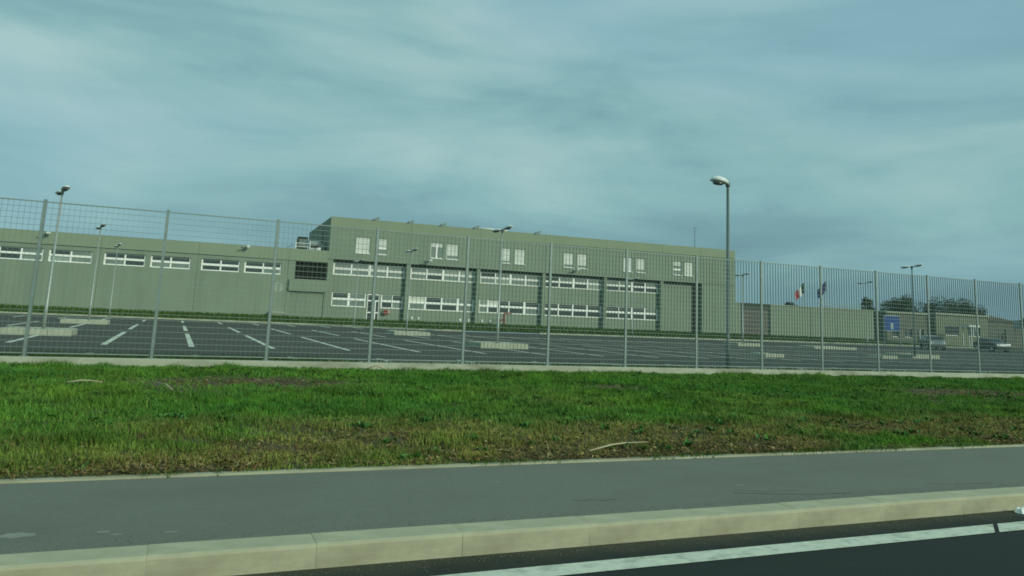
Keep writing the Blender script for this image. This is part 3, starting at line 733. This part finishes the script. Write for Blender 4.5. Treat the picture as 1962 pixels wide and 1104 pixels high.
for c, w, (kind, cov) in zip(TWC, TWW, state):
    b = MB(); z0, z1 = 8.03, 9.87; v = .1
    b.box(c - w / 2, c - w / 2 + .07, v, v + .08, z0, z1); b.box(c + w / 2 - .07, c + w / 2, v, v + .08, z0, z1)
    b.box(c - w / 2 + .07, c + w / 2 - .07, v, v + .08, z1 - .07, z1); b.box(c - w / 2 + .07, c + w / 2 - .07, v, v + .08, z0, z0 + .07)
    if kind in ('split', 'frame'): b.box(c - .09, c + .09, v + .002, v + .08, z0 + .07, z1 - .07)
    win = b.build('window', M_FRAME, blk)
    MB().box(c - w / 2 - .05, c + w / 2 + .05, -.12, -.004, z0 - .09, z0 + .01).build('sill', M_SILL, win)
    MB().box(c - w / 2 + .07, c + w / 2 - .07, v + .05, v + .056, z0 + .07, z1 - .07).build('pane', M_GLASS[1], win)
    zb = z1 - .07; nsl = 16; hh = (z1 - z0 - .14) / nsl
    for k in range(nsl):
        if (k + 1) / nsl > cov: break
        sm = MB(); sm.box(c - w / 2 + .075, c + w / 2 - .075, v + .012, v + .035, zb - (k + 1) * hh + .012, zb - k * hh)
        if kind == 'split':
            sm = MB(); sm.box(c - w / 2 + .075, c - .1, v + .012, v + .035, zb - (k + 1) * hh + .012, zb - k * hh); sm.box(c + .1, c + w / 2 - .075, v + .012, v + .035, zb - (k + 1) * hh + .012, zb - k * hh)
        sm.build('shutter_slat', M_SHUT, win)
    if kind == 'half': MB().box(c - w / 2 + .07, c + w / 2 - .07, v + .005, v + .045, z0 + .62, z0 + .86).build('transom', M_FRAME, win)
MB().box(E0, E1, .9, .95, -.4, 7.1).build('light_block_backing', M_GAP, blk); MB().box(E0 + .02, E1 - .02, .32, .36, 7.12, 11.9).build('light_block_backing', M_GAP, blk)  # unseen dark slabs added inside to block light behind joints
MB().box(E0, E0 + .25, .302, 22, -.4, 12.0).build('side_wall', M_WALL, blk); MB().box(E1 - .25, E1, .702, 22, -.4, 12.0).build('side_wall', M_WALL, blk)
MB().box(E0 + .25, E1 - .25, 21.75, 22, -.4, 12.0).build('rear_wall', M_WALL, blk)
MB().quad((E0 + .2, .33, 11.8), (E1 - .2, .33, 11.8), (E1 - .2, 21.8, 11.8), (E0 + .2, 21.8, 11.8)).build('roof', M_ROOF, blk)
MB().tube([(15.44, 6.2, 7.9), (15.44, 6.2, 11.3), (15.36, 6.2, 11.5)], .07, 8).build('downpipe', M_POLE, blk, smooth=True)
# string lights, vents and fittings
def wall_lamp(u, z, label):
    t = thing('wall_floodlight', label, 'floodlight', (0, 90, 0), BA, 'floodlights on the facade')
    MB().tube([(u, -.06, z), (u - .25, -.5, z - .05), (u - .7, -.75, z - .10)], [.05, .06, .09], 8).build('bracket', M_POLED, t, smooth=True)
    MB().bbox(u - .16, u + .16, -.9, -.5, z - .05, z + .2, .07).build('lamp_head', M_WHITE, t)
wall_lamp(-12.4, 7.78, 'floodlight on the low wing parapet, the one far from the round emblem')
wall_lamp(6.75, 7.78, 'floodlight on the low wing parapet, the one nearer the round emblem')
wall_lamp(27.3, 7.62, 'floodlight on the block below its second pair of shuttered windows')
wall_lamp(46.7, 7.74, 'floodlight on the block below its fourth pair of shuttered windows')
for u, w_ in ((20.85, 'first'), (25.0, 'second'), (29.0, 'third'), (33.2, 'fourth'), (41.4, 'fifth')):
    t = thing('roof_floodlight', w_ + ' small dark floodlight along the roof edge from the dark side wall', 'floodlight', (0, 90, 0), BA, 'floodlights on the roof edge')
    MB().tube([(u, .12, 11.9), (u, .12, 12.12), (u - .15, -.1, 12.2)], .04, 6).build('bracket', M_POLED, t)
    MB().loft([[(u + .15, -.2, 12.16), (u + .15, .12, 12.16), (u + .15, .12, 12.42), (u + .15, -.2, 12.42)], [(u - .55, -.35, 12.02), (u - .55, .1, 12.02), (u - .55, .1, 12.14), (u - .55, -.35, 12.14)]]).build('lamp_head', M_POLED, t)
t = thing('roof_pipe', 'white pipe lying along the roof edge behind a lamp head', 'pipe', (0, 90, 0), BA)
MB().tube([(33.4, .6, 12.14), (37.3, .6, 12.16)], .11, 10).build('pipe', M_WHITE, t, smooth=True)
for u in (34, 35.4, 36.8): MB().box(u - .06, u + .06, .45, .75, 11.8, 12.04).build('bracket', M_GALV, t)
t = thing('roof_antenna', 'thin antenna mast on the roof near the plain end', 'antenna', (0, 90, 0), BA)
MB().tube([(70.0, 8, 11.8), (70.0, 8, 16.0)], [.05, .03], 6).build('mast', M_POLED, t)
MB().tube([(69.5, 8, 15.8), (70.5, 8, 15.8)], .025, 6).build('crossbar', M_POLED, t); MB().tube([(69.7, 8, 15.3), (70.3, 8, 15.3)], .02, 6).build('crossbar', M_POLED, t)
for u, w_ in ((25.6, 'left of the pair in the second bay'), (26.5, 'right of the pair in the second bay')): pass
VENT = [(25.75, 'second bay, next to the pilaster'), (26.6, 'second bay, away from the pilaster'), (31.75, 'second bay, below its third mullion'), (32.85, 'second bay, in its far corner'), (34.5, 'third bay, next to the pilaster'), (35.6, 'third bay, beside the red standpipe')]
for u, w_ in VENT:
    o = MB().bbox(-.12, .12, -.1, 0, -.17, .17, .04).build('wall_vent', M_WHITE, None); a_ = BA
    o.location = (u * math.cos(a_) - (V6 - .004) * math.sin(a_), 90 + u * math.sin(a_) + (V6 - .004) * math.cos(a_), .85); o.rotation_euler = (0, 0, a_)
    tag(o, 'small white vent cover low on the wall, ' + w_, 'vent', 'vents low on the facade')
t = thing('fire_standpipe', 'red fire standpipe with a side arm below the third bay windows', 'standpipe', (36.6, 87.2, .3), 0)
MB().tube([(0, 0, 0), (0, 0, 1.55), (.1, 0, 1.62), (1.0, 0, 1.62)], [.13, .13, .1, .08], 8).build('riser', M_RED, t, smooth=True)
MB().tube([(-.55, 0, .0), (-.55, 0, .75), (0, 0, .8)], .08, 8).build('branch', M_RED, t, smooth=True)
MB().tube([(-.55, -.14, .72), (-.55, .14, .72)], .14, 10).build('valve', M_RED, t, smooth=True)
t = thing('hose_cabinet', 'small red hose box on the wall beside the glazed door', 'hose box', (22.3, 89.45, 1.15), BA)
MB().bbox(0, .45, -.16, 0, 0, .5, .03).build('cabinet', M_RED, t); MB().box(.5, .85, -.05, 0, .12, .5).build('sign_plate', mat('pale_red_plate', (.42, .30, .24), .6, .1, 3), t)

# ---- plant on the wing roof
t = thing('air_handler', 'dark boxed air handling unit on the wing roof', 'roof unit', (0, 90, 7.86), BA)
MB().bbox(12.2, 13.3, 2.2, 3.6, .25, 1.75, .05).build('casing', M_DARK, t); MB().box(12.3, 13.2, 2.16, 2.196, .5, 1.4).build('grille', M_POLED, t)
for u in (12.3, 13.2):
    for v_ in (2.3, 3.5): MB().box(u - .05, u + .05, v_ - .05, v_ + .05, 0, .25).build('leg', M_GALV, t)
t = thing('roof_duct', 'pale bent ventilation duct on the wing roof', 'duct', (0, 90, 7.86), BA)
MB().tube([(13.4, 2.2, .95), (14.6, 2.2, 1.02), (14.95, 2.2, .85), (15.1, 2.2, .1)], .36, 12).build('duct_run', M_DUCT, t, smooth=True)
MB().tube([(14.2, 1.5, .25), (14.75, 1.35, .25)], [.28, .36], 12).build('elbow', M_WHITE, t, smooth=True)
MB().box(13.5, 14.1, 1.3, 1.9, 0, .5).build('plenum', M_DUCT, t)
t = thing('roof_railing', 'white tubular guard rail beside the roof unit', 'railing', (0, 90, 7.86), BA)
for u in (11.9, 13.45): MB().box(u - .06, u + .06, .9, 1.02, 0, 1.25 if u > 13 else .95).build('post', M_WHITE, t)
for z in (.5, .9): MB().tube([(11.9, .96, z), (13.45, .96, z)], .04, 6).build('rail', M_WHITE, t)
t = thing('condenser_unit', 'dark condenser unit against the side wall on the wing roof', 'roof unit', (0, 90, 7.86), BA)
MB().bbox(14.0, 15.2, 5.2, 6.4, .1, 1.35, .05).build('casing', M_POLED, t); MB().tube([(14.6, 5.19, .75), (14.6, 5.12, .75)], .42, 14).build('fan_cowl', M_DARK, t)
MB().box(14.05, 15.15, 5.25, 6.35, 0, .1).build('foot', M_GALV, t)
t = thing('roof_ladder_frame', 'slanting light metal frame on the wing roof edge', 'frame', (0, 90, 7.86), BA)
for v_ in (1.0, 1.5): MB().tube([(10.7, v_, .1), (11.75, v_, .8)], .035, 6).build('rail', M_GALV, t)
for k in range(5): MB().tube([(10.7 + .22 * k + .08, 1.0, .1 + .147 * k + .05), (10.7 + .22 * k + .08, 1.5, .1 + .147 * k + .05)], .025, 6).build('rung', M_GALV, t)

# ------------------------------------------------------------------ perimeter wall, gate, far side
WY = 87.35
pw = thing('perimeter_wall', 'long olive concrete panel wall beyond the car park', 'wall', (77.45, WY, 0))
wp = MB().box(-1.235, 1.235, 0, .2, -.2, 4.75).mesh('wall_panel', M_WALL); cp = MB().box(-1.25, 1.25, -.06, .26, 4.752, 4.85).mesh('coping', M_CONC)
for k in range(8):
    p = link('wall_panel', wp, pw, (1.25 + 2.5 * k, random.uniform(-.02, .02), 0)); link('coping', cp, pw, (1.25 + 2.5 * k, 0, 0))
MB().box(-6.2, -5.16, 0, .2, -.2, 4.82).build('wall_panel', M_WALL, pw)
t = thing('sliding_gate', 'tall brown steel gate with a dark green beam between block and wall', 'gate', (72.2, WY - .02, 0))
MB().box(.1, 5.0, -.1, .3, 4.1, 4.85).build('beam', M_GREEN, t)
for u in (.1, 4.85): MB().box(u, u + .15, -.05, .2, -.1, 4.1).build('post', M_GREEN, t)
MB().box(.26, 4.84, .06, .1, .1, 4.08).build('leaf', M_GATE, t)
for k in range(19): MB().box(.28 + k * .24, .28 + k * .24 + .2, .02, .058, .12, 4.05).build('gate_slat', M_GATE, t)
rz = MB(); pts = []
for k in range(520):
    a = k * .42; x = 9.0 + k * .0172; pts.append((x, .1 + .32 * math.cos(a), 5.2 + .30 * math.sin(a)))
rz.tube(pts, .018, 4)
tag(rz.build('razor_wire', M_WHITE, None, (77.45, WY, 0)), 'bright coil of razor wire on top of the perimeter wall', 'razor wire')
# flags
def flag(x, y, h, cols, label):
    t = thing('flag_pole', label, 'flag', (x, y, 0))
    MB().tube([(0, 0, 0), (0, 0, h)], [.08, .045], 8).build('pole', M_POLE, t, smooth=True); MB().tube([(0, 0, h), (0, 0, h + .12)], [.09, .03], 8).build('finial', M_POLE, t)
    n = len(cols)
    for q, cm in enumerate(cols):
        b = MB(); ns = 6; top = []
        for k in range(ns + 1):
            s = (q + k / ns) / n; px = -.06 - 2.0 * s; droop = 1.9 * s ** 1.15
            top.append((px, .18 * math.sin(s * 9), h - .1 - droop, 1.75 - .35 * s))
        for a, c in zip(top, top[1:]):
            b.quad((a[0], a[1], a[2]), (c[0], c[1], c[2]), (c[0] + .25, c[1] + .05, c[2] - c[3]), (a[0] + .25 * (a[0] < -.1), a[1] + .05, a[2] - a[3]))
        b.build('flag_cloth', cm, t, smooth=True)
flag(105.5, 110, 10.0, [mat('flag_green', (.02, .11, .05), .8, .1, 2), mat('flag_white', (.72, .76, .72), .8, .05, 2), mat('flag_red', (.42, .05, .05), .8, .1, 2)], 'green white and red flag drooping from its pole behind the perimeter wall')
flag(110.8, 110, 10.6, [mat('flag_blue', (.02, .03, .12), .8, .1, 2)], 'dark blue flag hanging limp from its pole behind the perimeter wall')
# trees
def tree(x, y, h, w, label, kind='round'):
    t = thing('tree', label, 'tree', (x, y, 0), 0, 'trees beyond the wall')
    tr = MB().tube([(0, 0, -.1), (.1, .05, h * .3), (.0, 0, h * .75)], [.22, .16, .05], 8)
    for k in range(6):
        a = k * 1.05; z = h * (.3 + .06 * k); tr.tube([(0.05, 0, z), (math.cos(a) * w * .3, math.sin(a) * w * .3, z + h * .18)], [.07, .025], 5)
    tr.build('trunk', M_BARK, t)
    n = 5200; nb = 26
    if kind == 'round':
        u = RNG.normal(0, 1, (nb, 3)); u /= np.linalg.norm(u, axis=1)[:, None]
        C = u * RNG.uniform(.35, .95, (nb, 1)) * np.array([w / 2, w / 2, h * .33]) + np.array([0, 0, h * .66])
        R_ = RNG.uniform(.14, .26, nb) * w
    else:
        zz = RNG.uniform(.18, 1, nb); rr = (1 - zz) * w * .5; aa = RNG.uniform(0, 6.28, nb)
        C = np.stack([rr * np.cos(aa), rr * np.sin(aa), zz * h], 1); R_ = (0.10 + .12 * (1 - zz)) * w * 1.3
    idx = RNG.integers(0, nb, n); d = RNG.normal(0, 1, (n, 3)); d /= np.linalg.norm(d, axis=1)[:, None]
    P = C[idx] + d * (R_[idx] * RNG.uniform(.5, 1.05, n))[:, None]
    e1 = RNG.normal(0, 1, (n, 3)); e1 /= np.linalg.norm(e1, axis=1)[:, None]; e2 = np.cross(e1, RNG.normal(0, 1, (n, 3))); e2 /= np.linalg.norm(e2, axis=1)[:, None]
    s = RNG.uniform(.10, .22, (n, 1))
    V = np.stack([P - e1 * s, P - e2 * s * .5, P + e1 * s, P + e2 * s * .5], 1)
    colr = np.array([[.052, .088, .046]]) * RNG.uniform(.6, 1.5, (n, 1)) * np.where(RNG.random((n, 1)) < .3, np.array([[1.3, 1.1, .8]]), 1)  # leaf colour lightened to stand in for distance haze
    link('crown', leaf_mesh('crown', V, [(0, 1, 2), (0, 2, 3)], colr, M_BLADE), t)
tree(126.5, 115, 8.6, 5.0, 'narrow dark conifer at the end of the perimeter wall', 'cone')
tree(134.5, 115, 9.3, 6.5, 'bushy dark tree just behind the brown building', 'round')
tree(139.5, 117, 9.0, 6.0, 'second bushy dark tree crowding the brown building', 'round')
tree(148.5, 116, 9.0, 7.0, 'broad tree rising over the pale shed roof by the canopy', 'round')
tree(155.5, 116, 9.4, 7.0, 'tallest round tree behind the shed with dark windows', 'round')
tree(162.0, 120, 8.8, 6.0, 'smaller tree next to the tiled house', 'round')
tree(180.0, 116, 8.0, 6.0, 'lone tree past the tiled house', 'round')
tree(104.0, 112, 6.6, 2.6, 'small clipped shrub top showing over the perimeter wall by the flags', 'round')

def shed(name, x0, x1, y0, y1, h, wm, label, wins, roof=None, ridge=0.0):
    t = thing(name, label, 'building', (x0, y0, 0)); w, dp = x1 - x0, y1 - y0
    panel(t, 0, w, -.2, h, 0, .2, wins, name='front_wall', m=wm)
    MB().box(0, .2, .2, dp, -.2, h).build('side_wall', wm, t); MB().box(w - .2, w, .2, dp, -.2, h).build('side_wall', wm, t); MB().box(.2, w - .2, dp - .2, dp, -.2, h).build('rear_wall', wm, t)
    if ridge:
        MB().loft([[(-.4, -.4, h), (-.4, dp + .4, h), (-.4, dp / 2, h + ridge)], [(w + .4, -.4, h), (w + .4, dp + .4, h), (w + .4, dp / 2, h + ridge)]]).build('roof', roof, t)
    else:
        MB().box(-.25, w + .25, -.25, dp + .25, h, h + .28).build('roof', roof or M_CONC, t)
    for (a, b, c, d) in wins:
        f = MB().box(a, b, .1, .14, c, c + .08); f.box(a, b, .1, .14, d - .08, d); f.box((a + b) / 2 - .04, (a + b) / 2 + .04, .1, .14, c, d)
        f = f.build('window', M_FRAME, t); MB().box(a, b, .15, .16, c, d).build('pane', M_GLASS[0], f)
shed('gatehouse', 103.0, 112.0, 90, 98, 4.7, M_BROWN, 'low flat-roofed brown building behind the blue sign', [(1.2, 2.6, 1.0, 2.4), (4.0, 5.6, 1.0, 2.4), (6.8, 8.2, 0, 2.4)])
shed('service_shed', 114.0, 126.5, 90, 99, 4.9, M_SHED, 'grey green shed with two dark windows behind the parked cars', [(2.2, 5.4, 1.6, 3.2), (7.6, 10.6, 1.6, 3.2)])
shed('tiled_house', 131.0, 142.0, 96, 106, 4.6, M_BROWN, 'small house with a pitched tiled roof beyond the shed', [(2, 3.4, 1, 2.4), (6.5, 8, 1, 2.4)], M_TILE, 1.1)
rw = thing('boundary_wall', 'dull brown boundary wall running beyond the tiled house', 'wall', (128, 88, 0))
for k in range(16): MB().box(k * 2.5 + .02, k * 2.5 + 2.48, 0, .22, -.2, 3.0 + .15 * (k % 2)).build('wall_panel', M_BROWN, rw)
t = thing('canopy', 'small white canopy on slanted legs before the shed', 'canopy', (116.5, 86, 0))
MB().box(-1.2, 1.4, -.9, .9, 3.05, 3.35).build('roof', M_WHITE, t)
for a, b in ((-.5, -.5), (.5, .9)):
    for v_ in (-.7, .7): MB().tube([(a, v_, 3.05), (b, v_, 0)], .07, 6).build('leg', M_WHITE, t)
# information sign
t = thing('information_sign', 'square blue sign board on a post at the car park edge', 'sign', (77.0, 66.5, 0), math.radians(-28))
MB().box(-.85, .85, -.03, .03, 1.85, 3.5).build('board', M_BLUE, t); MB().box(-.9, .9, -.025, .035, 3.502, 3.56).build('frame_rail', M_WHITE, t); MB().box(-.9, .9, -.025, .035, 1.79, 1.848).build('frame_rail', M_WHITE, t)
for u in (-.92, .86): MB().box(u, u + .06, -.03, .05, 0, 3.56).build('post', M_GALV, t)
MB().box(-.12, .12, -.038, -.031, 2.0, 2.7).build('pale_mark', M_WHITE, t)

# parked cars
def car(x, y, rzz, m, label):
    t = thing('parked_car', label, 'car', (x, y, 0), rzz, 'cars parked beyond the fence')
    def ring(s, prof): return [(px, s * w_, pz) for px, pz, w_ in prof]
    prof = [(-1.95, .35, .92), (-1.98, .62, .95), (-1.9, .88, .95), (-.98, .98, .96), (1.05, 1.02, .96), (1.88, .98, .93), (1.98, .6, .93), (1.94, .33, .9), (1.6, .24, .85), (-1.6, .24, .85)]
    b = MB(); b.loft([ring(-.86, prof), ring(-.4, [(p[0] * 1.01, p[1], 1) for p in prof]), ring(.4, [(p[0] * 1.01, p[1], 1) for p in prof]), ring(.86, prof)])
    body = b.build('body', m, t, smooth=False)
    cab = [(-1.05, .97), (-.42, 1.42), (1.15, 1.46), (1.75, .99)]
    MB().loft([[(px * (1 if pz < 1.2 else .97), -.78 if pz < 1.2 else -.60, pz) for px, pz in cab], [(px, .78 if pz < 1.2 else .60, pz) for px, pz in cab]]).build('glasshouse', M_CARG, t)
    MB().loft([[(-.45, -.60, 1.42), (-.45, .60, 1.42), (-.3, .5, 1.48), (-.3, -.5, 1.48)], [(1.18, -.60, 1.455), (1.18, .60, 1.455), (1.0, .5, 1.51), (1.0, -.5, 1.51)]]).build('roof', m, t)
    for s in (-1, 1):
        for px in (.35,): MB().tube([(px, s * .79, .98), (px, s * .62, 1.44)], .04, 5).build('pillar', m, t)
        MB().bbox(-.78, -.6, s * .95 - .06, s * .95 + .06, .92, 1.06, .02).build('mirror', m, t)
        MB().bbox(-1.99, -1.86, s * .62 - .18, s * .62 + .18, .62, .8, .03).build('headlight', M_WHITE, t)
        MB().bbox(1.88, 2.0, s * .68 - .12, s * .68 + .12, .66, .92, .03).build('tail_light', M_RED, t)
        for px in (-1.22, 1.22):
            w = MB().tube([(px, s * .66, .31), (px, s * .88, .31)], .31, 16).build('wheel', M_TYRE, t)
            MB().tube([(px, s * .881, .31), (px, s * .895, .31)], .19, 12).build('rim', M_HEAD, w)
car(76.6, 61.0, math.radians(55), M_SILVER, 'silver hatchback parked facing the fence by the blue sign')
car(84.8, 60.0, math.radians(70), M_DGREY, 'dark grey hatchback parked beyond the silver one')

# far hills
hl = MB(); n = 60; top = []; bot = []
for k in range(n + 1):
    x = 900 + k * 60; h = 60 + 45 * math.sin(k * .16 + 1) + 22 * math.sin(k * .43) + 9 * math.sin(k * 1.1)
    bot.append((x, 1500, -5)); top.append((x, 1900, max(6, h)))
back = [(x, 2300, -5) for x, y, z in bot]
hl.loft([bot, [(a[0], 1700, c[2] * .62) for a, c in zip(bot, top)], top, back], caps=False, closed=False)
struct(hl.build('hills', M_HILL, smooth=True))
